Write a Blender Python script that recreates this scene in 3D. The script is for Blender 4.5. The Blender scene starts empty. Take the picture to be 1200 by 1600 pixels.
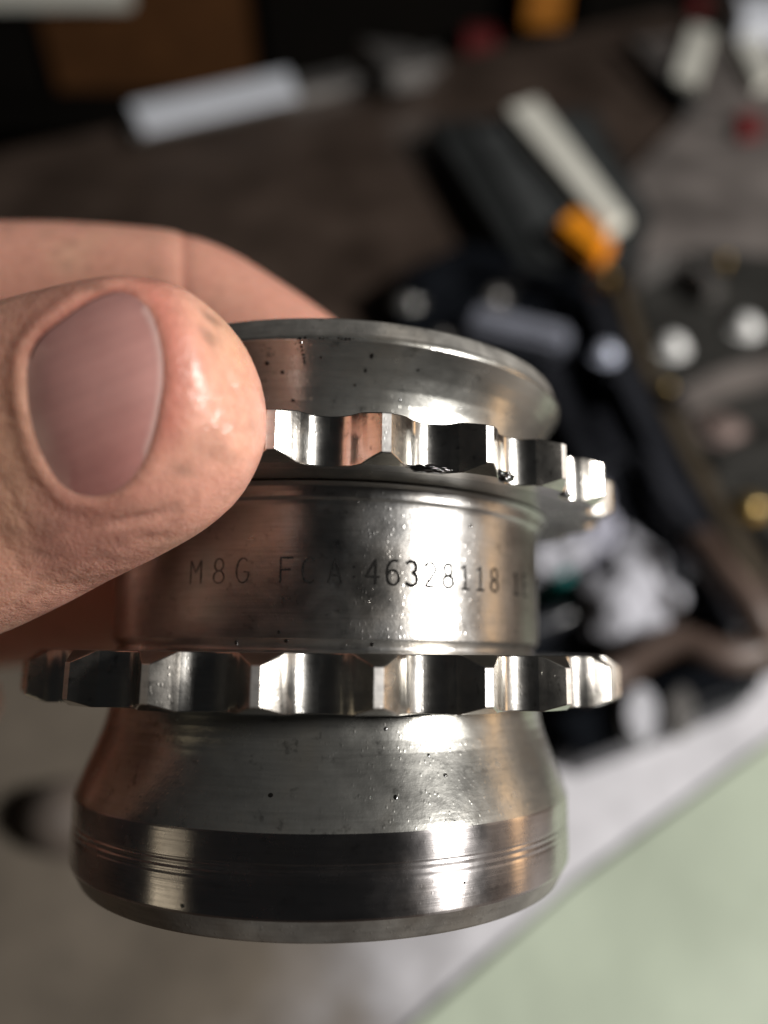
import bpy, bmesh, math, random
import numpy as np
from mathutils import Vector, Matrix
from mathutils.bvhtree import BVHTree
random.seed(4); rng = np.random.default_rng(7)
R = math.radians
scene = bpy.context.scene
COL = scene.collection

# ------------------------------------------------------------------ camera
S = 0.00081                      # metres per drawing unit of the sprocket
K = 1200.0                       # focal length in pixels of the 1200 x 1600 photograph
H = 0.26                         # camera height above the bench
TILT = R(47)                     # camera looks down this much
CAM = Vector((0, 0, H))
RIGHT = Vector((1, 0, 0)); FWD = Vector((0, math.cos(TILT), -math.sin(TILT))); UP = Vector((0, math.sin(TILT), math.cos(TILT)))
cam = bpy.data.cameras.new('camera'); camo = bpy.data.objects.new('camera', cam); COL.objects.link(camo)
camo.location = CAM; camo.rotation_euler = (R(90) - TILT, 0, 0)
cam.sensor_fit = 'HORIZONTAL'; cam.sensor_width = 36; cam.lens = 36
cam.clip_start = 0.005; cam.clip_end = 50
cam.dof.use_dof = True; cam.dof.focus_distance = 0.0535; cam.dof.aperture_fstop = 15.2
scene.camera = camo
scene.render.resolution_x = 768; scene.render.resolution_y = 1024

# ------------------------------------------------------------------ world and view
w = bpy.data.worlds.new('World'); scene.world = w; w.use_nodes = True
bg = w.node_tree.nodes['Background']; bg.inputs[0].default_value = (0.80, 0.82, 0.85, 1); bg.inputs[1].default_value = 0.014
scene.view_settings.view_transform = 'Standard'; scene.view_settings.look = 'None'
scene.view_settings.exposure = 0; scene.view_settings.gamma = 1
scene.cycles.use_denoising = True
scene.cycles.sample_clamp_indirect = 6
scene.cycles.max_bounces = 8

# ------------------------------------------------------------------ frames
def cw(x, y, d):                  # camera space (right, up, depth; metres) -> world
    return CAM + RIGHT*x + UP*y + FWD*d
def pw(px, py, du):               # pixel + depth in units -> world
    d = du*S
    return cw((px-600)/K*d, (800-py)/K*d, d)
def ray(px, py):
    return RIGHT*((px-600)/K) + UP*((800-py)/K) + FWD
def B(px, py, z=0.0):             # point of the bench plane (or a plane above it) seen there
    r = ray(px, py); t = (z-H)/r.z
    return CAM + r*t
def topix(P):                     # numpy world points -> pixels, depth
    Q = np.asarray(P) - np.array(CAM)
    x = Q@np.array(RIGHT); y = Q@np.array(UP); d = Q@np.array(FWD)
    return 600+K*x/d, 800-K*y/d, d
D = 95.0; YH = 1022.0; CX = 514.0
_p = math.atan((YH-800)/K); _a = math.atan((600-CX)/K*math.cos(_p))
_v = Vector((0, -math.sin(_p), math.cos(_p))); _A = Vector((0, math.cos(_p), math.sin(_p))); _X = Vector((1, 0, 0))
_dr = _v*math.cos(_a) - _X*math.sin(_a); _sd = _X*math.cos(_a) + _v*math.sin(_a)
def c2w(v): return RIGHT*v.x + UP*v.y + FWD*v.z
DR = c2w(_dr); SD = c2w(_sd); AX = c2w(_A)
ORG = CAM + DR*(D*S)
roll = R(0.7)
SD2 = SD*math.cos(roll) - AX*math.sin(roll); AX2 = AX*math.cos(roll) + SD*math.sin(roll)
MOBJ = Matrix(((SD2.x, DR.x, AX2.x, ORG.x), (SD2.y, DR.y, AX2.y, ORG.y), (SD2.z, DR.z, AX2.z, ORG.z), (0, 0, 0, 1)))

# ------------------------------------------------------------------ work lamp and added area lights
def area(name, az, el, dist, sx, sy, radiance, col):
    """rectangular area light in the direction (azimuth, elevation) of the sprocket, long side along its axis"""
    n = SD*math.sin(R(az))*math.cos(R(el)) - DR*math.cos(R(az))*math.cos(R(el)) + AX*math.sin(R(el))
    l = bpy.data.lights.new(name, 'AREA'); l.shape = 'RECTANGLE'; l.size = sx; l.size_y = sy
    l.energy = radiance*math.pi*sx*sy; l.color = col
    o = bpy.data.objects.new(name, l); COL.objects.link(o)
    z = n; y = (AX - z*AX.dot(z)).normalized(); x = y.cross(z)
    o.matrix_world = Matrix(((x.x, y.x, z.x, 0), (x.y, y.y, z.y, 0), (x.z, y.z, z.z, 0), (0, 0, 0, 1)))
    o.location = ORG + n*dist
    return o
area('work_lamp', 54, 8, 1.30, 0.170, 0.187, 300, (1.0, 0.97, 0.94))
area('cream_reflection_light', -68, -21, 0.60, 0.15, 0.13, 1.25, (1.0, 0.86, 0.62))  # added, out of view: stands in for a lit cream surface the steel reflects
area('orange_reflection_light', 91, 2, 0.70, 0.075, 0.42, 2.3, (1.0, 0.60, 0.28))  # added tall orange light, out of view, for the orange streaks on the steel
area('beige_reflection_light', 88, 4, 0.95, 0.55, 0.55, 0.42, (1.0, 0.83, 0.70))  # added broad light in place of a dim beige surface reflected by the hub

# ------------------------------------------------------------------ material helpers
def nodes(name):
    m = bpy.data.materials.new(name); m.use_nodes = True
    nt = m.node_tree; b = nt.nodes['Principled BSDF']
    return m, nt, b
def N(nt, t, **kw):
    n = nt.nodes.new(t)
    for k, v in kw.items():
        if k in n.inputs: n.inputs[k].default_value = v
        else: setattr(n, k, v)
    return n
def noise(nt, scale, detail=3, rough=0.55, vec=None):
    n = N(nt, 'ShaderNodeTexNoise'); n.inputs['Scale'].default_value = scale
    n.inputs['Detail'].default_value = detail; n.inputs['Roughness'].default_value = rough
    if vec is None:
        tc = nt.nodes.new('ShaderNodeTexCoord'); vec = tc.outputs['Object']
    nt.links.new(vec, n.inputs['Vector']); return n
def ramp(nt, src, stops):
    r = nt.nodes.new('ShaderNodeValToRGB'); e = r.color_ramp.elements
    while len(e) < len(stops): e.new(0.5)
    for i, (p, c) in enumerate(stops):
        e[i].position = p; e[i].color = (*c, 1) if len(c) == 3 else c
    nt.links.new(src, r.inputs[0]); return r
def g3(v): return (v, v, v)
def simple(name, col, rough=0.5, metal=0.0, var=0.25, scale=60, bump=0.15, bscale=300, spec=0.5, coat=0.0):
    m, nt, b = nodes(name)
    n = noise(nt, scale, 4)
    lo = tuple(max(0, c*(1-var)) for c in col); hi = tuple(min(1, c*(1+var)) for c in col)
    r = ramp(nt, n.outputs['Fac'], [(0.3, lo), (0.7, hi)])
    nt.links.new(r.outputs[0], b.inputs['Base Color'])
    rr = ramp(nt, n.outputs['Fac'], [(0.3, g3(max(0.02, rough*0.8))), (0.7, g3(min(1, rough*1.2)))])
    nt.links.new(rr.outputs[0], b.inputs['Roughness'])
    b.inputs['Metallic'].default_value = metal; b.inputs['Specular IOR Level'].default_value = spec
    b.inputs['Coat Weight'].default_value = coat; b.inputs['Coat Roughness'].default_value = 0.08
    n2 = noise(nt, bscale, 3); bp = N(nt, 'ShaderNodeBump'); bp.inputs['Strength'].default_value = bump; bp.inputs['Distance'].default_value = 0.001
    nt.links.new(n2.outputs['Fac'], bp.inputs['Height']); nt.links.new(bp.outputs[0], b.inputs['Normal'])
    return m

def steel(name, base=(0.47, 0.462, 0.445), rough=0.27, aniso=0.0, pits=0.5, rings=0.15, grime=0.5, metal=1.0):
    m, nt, b = nodes(name)
    b.inputs['Metallic'].default_value = metal
    tc = nt.nodes.new('ShaderNodeTexCoord'); ob = tc.outputs['Object']
    big = noise(nt, 140, 5, 0.6, ob)
    dark = tuple(c*(1-0.45*grime) for c in base)
    warm = (base[0]*1.04, base[1]*0.99, base[2]*0.93)
    c1 = ramp(nt, big.outputs['Fac'], [(0.30, dark), (0.5, base), (0.72, warm)])
    fine = noise(nt, 900, 4, 0.6, ob)
    sp = ramp(nt, fine.outputs['Fac'], [(0.60, g3(1)), (0.70, g3(1-0.6*grime))])
    ms = N(nt, 'ShaderNodeMapping'); ms.inputs['Scale'].default_value = (260, 260, 4200); ms.inputs['Rotation'].default_value = (0.05, 0.03, 0); nt.links.new(ob, ms.inputs['Vector'])
    scr = ramp(nt, noise(nt, 1.0, 3, 0.6, ms.outputs[0]).outputs['Fac'], [(0.3, g3(0.88)), (0.5, g3(1.0)), (0.7, g3(1.07))])
    mz = N(nt, 'ShaderNodeMixRGB', blend_type='MULTIPLY'); mz.inputs[0].default_value = 1; nt.links.new(c1.outputs[0], mz.inputs[1]); nt.links.new(scr.outputs[0], mz.inputs[2]); c1 = mz
    mx = N(nt, 'ShaderNodeMixRGB', blend_type='MULTIPLY'); mx.inputs[0].default_value = 1
    nt.links.new(c1.outputs[0], mx.inputs[1]); nt.links.new(sp.outputs[0], mx.inputs[2])
    nt.links.new(mx.outputs[0], b.inputs['Base Color'])
    rr = ramp(nt, noise(nt, 330, 4, 0.6, ob).outputs['Fac'], [(0.3, g3(rough*0.78)), (0.7, g3(rough*1.25))])
    nt.links.new(rr.outputs[0], b.inputs['Roughness'])
    # relief: sparse pits and burrs, brushed lines, lathe rings
    vo = N(nt, 'ShaderNodeTexVoronoi'); vo.inputs['Scale'].default_value = 3600
    mp = N(nt, 'ShaderNodeMapping'); mp.inputs['Scale'].default_value = (1, 1, 0.55); mp.inputs['Rotation'].default_value = (0.0, 0.7, 0)
    nt.links.new(ob, mp.inputs['Vector']); nt.links.new(mp.outputs[0], vo.inputs['Vector'])
    pr = ramp(nt, vo.outputs['Distance'], [(0.06, g3(1)), (0.33, g3(0))])
    # only some cells carry a pit
    sel = ramp(nt, vo.outputs['Color'], [(0.45, g3(0)), (0.62, g3(1))])
    pm = N(nt, 'ShaderNodeMath', operation='MULTIPLY'); nt.links.new(pr.outputs[0], pm.inputs[0]); nt.links.new(sel.outputs[0], pm.inputs[1])
    b1 = N(nt, 'ShaderNodeBump'); b1.inputs['Strength'].default_value = pits; b1.inputs['Distance'].default_value = 0.000012
    nt.links.new(pm.outputs[0], b1.inputs['Height'])
    nb = noise(nt, 2600, 3, 0.6, ob); b2 = N(nt, 'ShaderNodeBump'); b2.inputs['Strength'].default_value = pits*0.5; b2.inputs['Distance'].default_value = 0.00003
    nt.links.new(nb.outputs['Fac'], b2.inputs['Height']); nt.links.new(b1.outputs[0], b2.inputs['Normal'])
    last = b2
    if rings > 0:
        m2 = N(nt, 'ShaderNodeMapping'); m2.inputs['Scale'].default_value = (60, 60, 5200); nt.links.new(ob, m2.inputs['Vector'])
        nr = noise(nt, 1.0, 2, 0.5, m2.outputs[0]); b3 = N(nt, 'ShaderNodeBump'); b3.inputs['Strength'].default_value = rings; b3.inputs['Distance'].default_value = 0.00005
        nt.links.new(nr.outputs['Fac'], b3.inputs['Height']); nt.links.new(b2.outputs[0], b3.inputs['Normal']); last = b3
    nt.links.new(last.outputs[0], b.inputs['Normal'])
    if aniso:
        b.inputs['Anisotropic'].default_value = aniso; b.inputs['Anisotropic Rotation'].default_value = 0.25
        tg = N(nt, 'ShaderNodeTangent', direction_type='RADIAL', axis='Z'); nt.links.new(tg.outputs[0], b.inputs['Tangent'])
    return m

STEEL_HUB = steel('satin_steel', rough=0.34, aniso=0.70, pits=0.7, rings=0.25, grime=0.6)
STEEL_CAST = steel('dull_steel', base=(0.40, 0.395, 0.365), rough=0.225, aniso=0.0, pits=0.6, rings=0.05, grime=0.7, metal=0.90)
STEEL_BRIGHT = steel('ground_steel', base=(0.56, 0.53, 0.52), rough=0.25, aniso=0.92, pits=0.10, rings=0.3, grime=0.35)
STEEL_TOOTH = steel('tooth_steel', base=(0.58, 0.565, 0.53), rough=0.19, pits=0.3, rings=0, grime=0.7)
STEEL_FLANK = steel('flank_steel', base=(0.56, 0.53, 0.48), rough=0.25, pits=0.6, rings=0, grime=0.9)
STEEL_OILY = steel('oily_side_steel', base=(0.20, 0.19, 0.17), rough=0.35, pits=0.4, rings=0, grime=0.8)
STEEL_TIP = steel('raw_tip_steel', base=(0.66, 0.64, 0.61), rough=0.45, metal=0.9, pits=0.9, rings=0, grime=0.3)
STEEL_RIM = steel('raw_rim_steel', base=(0.44, 0.425, 0.39), rough=0.45, metal=0.9, pits=0.9, rings=0, grime=0.5)
STEEL_DARK = simple('etched_mark', (0.011, 0.0105, 0.010), 0.95, 0.0, 0.4, 900, 0.3, 3000, spec=0.05)
OIL = simple('black_oil', (0.006, 0.0055, 0.005), 0.08, 0, 0.2, 500, 0.35, 900, coat=0.6)

# ------------------------------------------------------------------ object helpers
def props(o, label=None, cat=None, group=None, kind=None):
    if label: o['label'] = label
    if cat: o['category'] = cat
    if group: o['group'] = group
    if kind: o['kind'] = kind
    return o
def mesh_obj(name, verts, faces, mat, parent=None, smooth=True, sharp=28):
    me = bpy.data.meshes.new(name); me.from_pydata([tuple(v) for v in verts], [], faces); me.update()
    if mat: me.materials.append(mat)
    if smooth:
        me.polygons.foreach_set('use_smooth', [True]*len(me.polygons)); me.set_sharp_from_angle(angle=R(sharp))
    o = bpy.data.objects.new(name, me); COL.objects.link(o)
    if parent: o.parent = parent
    return o
def bm_obj(name, bm, mat, parent=None, smooth=True, sharp=28):
    bmesh.ops.recalc_face_normals(bm, faces=bm.faces[:])
    me = bpy.data.meshes.new(name); bm.to_mesh(me); bm.free()
    if mat: me.materials.append(mat)
    if smooth:
        me.polygons.foreach_set('use_smooth', [True]*len(me.polygons)); me.set_sharp_from_angle(angle=R(sharp))
    o = bpy.data.objects.new(name, me); COL.objects.link(o)
    if parent: o.parent = parent
    return o
def empty(name, loc=(0, 0, 0), rot=0):
    o = bpy.data.objects.new(name, None); COL.objects.link(o); o.location = loc; o.rotation_euler = (0, 0, rot); o.empty_display_size = 0.01
    return o
def rounded(profile, rad=0.12, n=3):
    """bevel the corners of an open (r, z) polyline"""
    out = [profile[0]]
    for i in range(1, len(profile)-1):
        p0, p1, p2 = (np.array(profile[k], float) for k in (i-1, i, i+1))
        d0 = p0-p1; d1 = p2-p1; l0 = np.linalg.norm(d0); l1 = np.linalg.norm(d1)
        k = min(rad, l0*0.4, l1*0.4); a = p1+d0/l0*k; c = p1+d1/l1*k
        for t in np.linspace(0, 1, n+1):
            out.append(tuple((1-t)**2*a + 2*t*(1-t)*p1 + t*t*c))
    out.append(profile[-1]); return out
def lathe(name, prof, mat, parent, seg=288, closed=False, sharp=22):
    V = []; F = []; m = len(prof)
    for i in range(seg):
        a = 2*math.pi*i/seg; s, c = math.sin(a), math.cos(a)
        for r, z in prof: V.append((r*s*S, -r*c*S, z*S))
    for i in range(seg):
        j = (i+1) % seg
        for k in range(m if closed else m-1):
            k2 = (k+1) % m
            F.append((i*m+k, j*m+k, j*m+k2, i*m+k2))
    o = mesh_obj(name, V, F, mat, parent, True, sharp)
    bm = bmesh.new(); bm.from_mesh(o.data); bmesh.ops.recalc_face_normals(bm, faces=bm.faces[:]); bm.to_mesh(o.data); bm.free()
    o.data.set_sharp_from_angle(angle=R(sharp))
    return o

# ================================================================== THE SPROCKET
spr = empty('double_sprocket'); spr.matrix_world = MOBJ @ Matrix.Translation((0, 0, 0))
props(spr, 'oily steel double chain sprocket with two toothed rings, held upright in the fingers', 'sprocket')

NT = 22
# upper flange (outside chamfer, flare, bore)
lathe('upper_flange', rounded([(25.25, 19.7), (25.27, 21.0), (25.34, 22.3), (25.48, 23.5), (25.82, 24.8), (26.4, 26.15), (27.08, 27.35), (27.74, 28.3), (28.0, 28.6), (28.0, 28.95)], 0.14), STEEL_CAST, spr)
lathe('rim_chamfer', rounded([(28.0, 28.95), (27.75, 29.3), (27.25, 30.95), (26.9, 31.15), (22.0, 31.15), (21.2, 30.6), (21.2, 16.0)], 0.14), STEEL_RIM, spr)
# hub cylinder with its collar under the upper ring and its relief groove
lathe('hub', rounded([(21.2, 16.0), (21.2, 15.9), (26.3, 15.62), (25.72, 15.3), (25.55, 14.75), (25.5, 14.3), (25.18, 14.05), (25.05, 13.6),
       (25.0, 12.5), (24.96, 2.0), (24.92, 1.35), (24.55, 0.95), (24.3, 0.7), (24.35, 0.35), (24.8, 0.08)], 0.1), STEEL_HUB, spr)
# lower flange : concave flare
cone = [(24.75, -4.75), (24.79, -5.6), (24.90, -6.5), (25.10, -7.5), (25.42, -8.6), (26.05, -10.3), (26.75, -12.1), (27.5, -14.1), (27.68, -14.62)]
lathe('lower_flare', rounded(cone, 0.08), STEEL_CAST, spr)
band = [(27.68, -14.62), (27.72, -14.8), (27.68, -17.0), (27.62, -17.1), (27.62, -17.22), (27.69, -17.36), (27.60, -17.6), (27.58, -17.74), (27.68, -17.94), (27.62, -18.2), (27.62, -18.32),
        (27.67, -18.46), (27.62, -21.2), (27.5, -21.42)]
lathe('ground_band', rounded(band, 0.06, 2), STEEL_BRIGHT, spr)
lathe('bottom_chamfer', rounded([(27.5, -21.42), (26.45, -23.25), (26.1, -23.5), (21.6, -23.5), (21.2, -23.1), (21.2, 15.9)], 0.12), STEEL_RIM, spr)

def gap_profile():
    """radius as a function of the distance u (units, at the tip circle) from a gap's centre, half a pitch"""
    us = list(np.linspace(0, 2.05, 10)) + list(np.linspace(2.3, 4.25, 8)) + [4.40, 4.46, 4.79]
    out = []
    sag = 3.2 - math.sqrt(3.2**2-2.05**2)
    for u in us:
        if u <= 2.05: dep = 2.93 - (3.2 - math.sqrt(3.2**2-u*u))
        elif u <= 4.40: dep = 2.93 - sag - 1.03*(u-2.05) + 0.042*(u-2.05)**2
        else: dep = 0.0
        out.append((u, max(dep, 0.0)))
    return out
RT = 33.75; RR = 30.2; RC = 32.3
def tooth_mesh(zt, zb, ct, cb):
    half = gap_profile()
    pts = []                                         # one pitch: tip centre in the middle
    hp = math.pi/NT
    seq = [(u/4.79*hp - hp, d) for u, d in half] + [(hp - u/4.79*hp, d) for u, d in reversed(half[:-1])]
    V = []; F = []; e = 0.10; m = 8
    for a, d in seq:
        r = RT - d
        k = max(0.0, min(1.0, (r-RC)/(RT-RC)))
        a0 = a
        zt1 = zt - ct*k; zb1 = zb + cb*k
        loop = [(RR, zt), (min(r-2*e, RC), zt), (r-e, zt - ct*max(0, (r-e-RC)/(RT-RC))), (r-e*0.3, zt1-e*0.35), (r, zt1-e*1.1),
                (r, zb1+e*1.1), (r-e*0.3, zb1+e*0.35), (r-e, zb + cb*max(0, (r-e-RC)/(RT-RC))), (min(r-2*e, RC), zb), (RR, zb)]
        for rr, z in loop: V.append((rr*math.sin(a0)*S, -rr*math.cos(a0)*S, z*S))
    m = 10
    for i in range(len(seq)-1):
        for k in range(m-1): F.append((i*m+k, (i+1)*m+k, (i+1)*m+k+1, i*m+k+1))
    me = bpy.data.meshes.new('tooth'); me.from_pydata(V, [], F); me.update()
    bm = bmesh.new(); bm.from_mesh(me); bmesh.ops.recalc_face_normals(bm, faces=bm.faces[:])
    c = sum((f.normal.y for f in bm.faces if abs(f.normal.z) < 0.3), 0)
    if c > 0: bmesh.ops.reverse_faces(bm, faces=bm.faces[:])
    bm.to_mesh(me); bm.free()
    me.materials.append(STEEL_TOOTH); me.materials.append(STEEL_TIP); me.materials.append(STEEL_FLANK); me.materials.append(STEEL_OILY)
    for p in me.polygons:
        c = p.center
        if math.hypot(c.x, c.y) > (RT-0.045)*S: p.material_index = 1
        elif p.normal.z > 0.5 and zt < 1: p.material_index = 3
        elif math.hypot(c.x, c.y) > (RT-1.75)*S and abs(p.normal.z) < 0.5: p.material_index = 2
    me.polygons.foreach_set('use_smooth', [True]*len(me.polygons)); me.set_sharp_from_angle(angle=R(17))
    return me
def ring(name, zt, zb, ct, cb, phase):
    g = lathe(name, rounded([(23.0, zt), (RR, zt)], 0.1), STEEL_CAST, spr)
    bm = bmesh.new(); bm.from_mesh(g.data)
    n = 288
    ri = [bm.verts.new((23.0*math.sin(2*math.pi*i/n)*S, -23.0*math.cos(2*math.pi*i/n)*S, zb*S)) for i in range(n)]
    ro = [bm.verts.new((RR*math.sin(2*math.pi*i/n)*S, -RR*math.cos(2*math.pi*i/n)*S, zb*S)) for i in range(n)]
    for i in range(n): bm.faces.new((ri[i], ri[(i+1) % n], ro[(i+1) % n], ro[i]))
    bmesh.ops.recalc_face_normals(bm, faces=bm.faces[:]); bm.to_mesh(g.data); bm.free()
    me = tooth_mesh(zt, zb, ct, cb)
    for i in range(NT):
        t = bpy.data.objects.new('tooth', me); COL.objects.link(t); t.parent = g
        t.rotation_euler = (0, 0, R(phase) + 2*math.pi*i/NT)
    return g
# a rotation about local z by +a turns (sin f, -cos f) towards larger f
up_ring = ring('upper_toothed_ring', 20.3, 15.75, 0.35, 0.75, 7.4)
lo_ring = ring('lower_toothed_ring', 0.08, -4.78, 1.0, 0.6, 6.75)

# ---- marking on the hub: single-stroke characters wrapped round the cylinder
def arc(cx, cy, rx, ry, a0, a1, n=9):
    return [(cx+rx*math.cos(R(a0+(a1-a0)*i/(n-1))), cy+ry*math.sin(R(a0+(a1-a0)*i/(n-1)))) for i in range(n)]
G = {
 'F': [[(0, 0), (0, 1), (.56, 1)], [(0, .53), (.46, .53)]],
 'C': [arc(.32, .5, .32, .5, 50, 310, 15)],
 'A': [[(0, 0), (.3, 1), (.6, 0)], [(.1, .32), (.5, .32)]],
 ':': [[(.3, .22), (.3, .32)], [(.3, .62), (.3, .72)]],
 '4': [[(.44, 0), (.44, 1), (0, .3), (.62, .3)]],
 '6': [[(.52, .97), (.36, 1.0)] + arc(.38, .55, .36, .45, 110, 180, 6) + arc(.3, .3, .28, .3, 180, 540, 17)],
 '3': [arc(.26, .76, .26, .24, 150, -80, 11) + arc(.26, .27, .29, .27, 80, -150, 12)],
 '2': [arc(.28, .72, .27, .28, 160, -20, 10) + [(.0, .0), (.58, .0)]],
 '8': [arc(.29, .75, .23, .25, -90, 270, 15), arc(.29, .25, .28, .25, 90, 450, 15)],
 '1': [[(.08, .84), (.32, 1), (.32, 0)], [(.06, 0), (.58, 0)]],
 'G': [arc(.32, .5, .32, .5, 50, 325, 15) + [(.6, .44), (.36, .44)]],
 'E': [[(.52, 1), (0, 1), (0, 0), (.52, 0)], [(0, .52), (.44, .52)]],
 'M': [[(0, 0), (0, 1), (.3, .45), (.6, 1), (.6, 0)]],
}
def marking():
    V = []; F = []; r = 25.035; hgt = 2.28; wid = 2.05; z0 = 6.35; hw = 0.095
    def put(x, z, ang): V.append((r*math.sin(ang)*S, -r*math.cos(ang)*S, z*S)); return len(V)-1
    txt = [('M', -30.6), ('8', -24.6), ('G', -19.0), ('F', -9.2), ('C', -4.6), ('A', 0.9), (':', 4.9), ('4', 8.8), ('6', 13.3), ('3', 17.6), ('2', 22.1), ('8', 26.6),
           ('1', 31.2), ('1', 36.0), ('8', 41.0), ('1', 50.6), ('E', 56.4)]
    for ch, deg in txt:
        hw = 0.045 if deg < -15 else (0.085 if deg < 3 else (0.15 if 15 < deg < 30 else 0.105))
        for st in G[ch]:
            # resample finely so that strokes bend with the hub
            P = []
            for (x0, y0), (x1, y1) in zip(st[:-1], st[1:]):
                k = max(1, int(math.hypot(x1-x0, y1-y0)/0.12))
                for i in range(k): P.append((x0+(x1-x0)*i/k, y0+(y1-y0)*i/k))
            P.append(st[-1])
            U = [((x-0.3)*wid, y*hgt) for x, y in P]; ids = []
            for i, (x, y) in enumerate(U):
                a = U[max(0, i-1)]; c = U[min(len(U)-1, i+1)]
                tx, ty = c[0]-a[0], c[1]-a[1]; l = math.hypot(tx, ty) or 1; nx, ny = -ty/l*hw, tx/l*hw
                j = random.uniform(0.8, 1.15)
                ids.append((put(0, z0+y+ny*j, R(deg)+(x+nx*j)/25.0), put(0, z0+y-ny*j, R(deg)+(x-nx*j)/25.0)))
            for a, c in zip(ids[:-1], ids[1:]): F.append((a[0], c[0], c[1], a[1]))
    o = mesh_obj('engraved_marking', V, F, STEEL_DARK, spr, False)
    bm = bmesh.new(); bm.from_mesh(o.data)
    for f in bm.faces:
        c = f.calc_center_median()
        if f.normal.x*c.x + f.normal.y*c.y < 0: f.normal_flip()
    bm.to_mesh(o.data); bm.free()
    return o
marking()

# ---- oil: specks on the turned faces, pools in two tooth gaps
def surf(phi, z):
    tab = [(31.0, 27.1), (29.4, 27.8), (28.6, 28.0), (27.35,27.08), (26.15,26.4), (24.8, 25.82), (23.5,25.48), (22.3, 25.34), (20.8, 25.27), (15, 25.55), (14, 25.1), (1.4, 24.95), (0.2, 24.4), (-4.8, 24.75), (-6.5, 24.9), (-7.5, 25.1), (-8.6, 25.42), (-10.3, 26.05), (-12.1, 26.75), (-14.6, 27.68), (-21.2, 27.6), (-23.3, 26.4)]
    zs = [t[0] for t in tab][::-1]; rs = [t[1] for t in tab][::-1]
    r = float(np.interp(z, zs, rs)); r2 = float(np.interp(z+0.2, zs, rs)); r1 = float(np.interp(z-0.2, zs, rs))
    n = Vector((math.sin(phi), -math.cos(phi), -(r2-r1)/0.4)).normalized()
    return Vector((r*math.sin(phi), -r*math.cos(phi), z)), n
def specks():
    bm = bmesh.new()
    fixed = [(-9, 23.5, .28), (-9, 1.1, .3), (-20, .9, .3), (9, .9, .3), (-10.5, 1.9, .22), (7, 27.5, .34), (6, 26.3, .25), (4, 25.0, .2), (-14, 26.8, .3), (-17, 25.5, .28), (-11, 26.0, .26), (17, 26.8, .25),
             (24, -10.5, .3), (21, -8.8, .22), (13, -12, .3), (-25, -20.8, .3), (-10, -11.8, .25), (12, -6.5, .2), (26, -19.2, .22), (33, 12.6, .25), (29, 24.2, .2), (14, 24.0, .2), (-3, 27.2, .2)]
    fixed += [(-6+i*0.7, 28.75+0.08*math.sin(i), .16+.1*random.random()) for i in range(15)] + [(-7+0.1*i, 28.6-0.3*i, .2) for i in range(7)]
    pts = [(R(p), z, s) for p, z, s in fixed]
    for _ in range(45):
        z = random.choice([random.uniform(20.5, 30.5), random.uniform(-14, -5.2), random.uniform(1.5, 14), random.uniform(20.5, 30)])
        pts.append((R(random.uniform(-60, 75)), z, random.uniform(0.03, 0.08)))
    for phi, z, s in pts:
        p, n = surf(phi, z); s *= 0.7; q = n.to_track_quat('Z', 'Y').to_matrix().to_4x4()
        mt = Matrix.Translation(p*S) @ q @ Matrix.Diagonal((s*S*random.uniform(.8, 1.3), s*S*random.uniform(.8, 1.3), s*S*0.28, 1))
        bmesh.ops.create_uvsphere(bm, u_segments=8, v_segments=6, radius=1, matrix=mt)
    o = bm_obj('oil_speck', bm, OIL, spr); o['kind'] = 'stuff'
specks()
def pool(phi, z, sx, sz, r):
    bm = bmesh.new()
    bmesh.ops.create_icosphere(bm, subdivisions=4, radius=1)
    for v in bm.verts:
        k = 1 + 0.22*math.sin(v.co.x*7+phi*9)*math.cos(v.co.z*6+1) + 0.1*math.sin(v.co.z*15+v.co.x*11)
        x, y, zz = v.co.x*sx*k, v.co.y*0.55*k, v.co.z*sz*k
        f = phi + x/r; v.co = Vector(((r-y)*math.sin(f), -(r-y)*math.cos(f), z+zz))*S
    return bm_obj('oil_pool', bm, OIL, spr, True, 180)
pool(R(16.0), 16.0, 2.0, 0.35, 31.3); pool(R(29.5), 16.15, 1.25, 0.5, 31.6); pool(R(47.5), 16.0, 1.2, 0.3, 31.4)

# ================================================================== THE HAND
class Hand: pass
HV = []; HF = []
def loft(st, n=40, sub=8):
    """st: (px, py, half width px, depth units, thickness factor). Rings lie across the axis as seen in the picture."""
    st = [np.array(s, float) for s in st]
    # Catmull-Rom through stations
    P = []
    for i in range(len(st)-1):
        p0 = st[max(0, i-1)]; p1 = st[i]; p2 = st[i+1]; p3 = st[min(len(st)-1, i+2)]
        for t in np.linspace(0, 1, sub, endpoint=False):
            P.append(0.5*((2*p1)+(-p0+p2)*t+(2*p0-5*p1+4*p2-p3)*t*t+(-p0+3*p1-3*p2+p3)*t**3))
    P.append(st[-1])
    W = []
    for px, py, hw, d, th in P:
        W.append((np.array(pw(px, py, d)), max(hw, 0.5)*d*S/K, th))
    base = len(HV); m = len(W)
    for i in range(m):
        c, r, th = W[i]
        tdir = W[min(m-1, i+1)][0]-W[max(0, i-1)][0]; tdir /= np.linalg.norm(tdir)
        vdir = c-np.array(CAM); vdir /= np.linalg.norm(vdir)
        e = np.cross(tdir, vdir); e /= np.linalg.norm(e)
        f = np.cross(e, tdir)
        for k in range(n):
            a = 2*math.pi*k/n; ca, sa = math.cos(a), math.sin(a)
            q = c + e*r*np.sign(ca)*abs(ca)**0.92 + f*r*th*np.sign(sa)*abs(sa)**0.92
            HV.append(tuple(q))
    for i in range(m-1):
        for k in range(n):
            k2 = (k+1) % n
            HF.append((base+i*n+k, base+i*n+k2, base+(i+1)*n+k2, base+(i+1)*n+k))
    HF.append(tuple(base+k for k in range(n))[::-1]); HF.append(tuple(base+(m-1)*n+k for k in range(n)))
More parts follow.
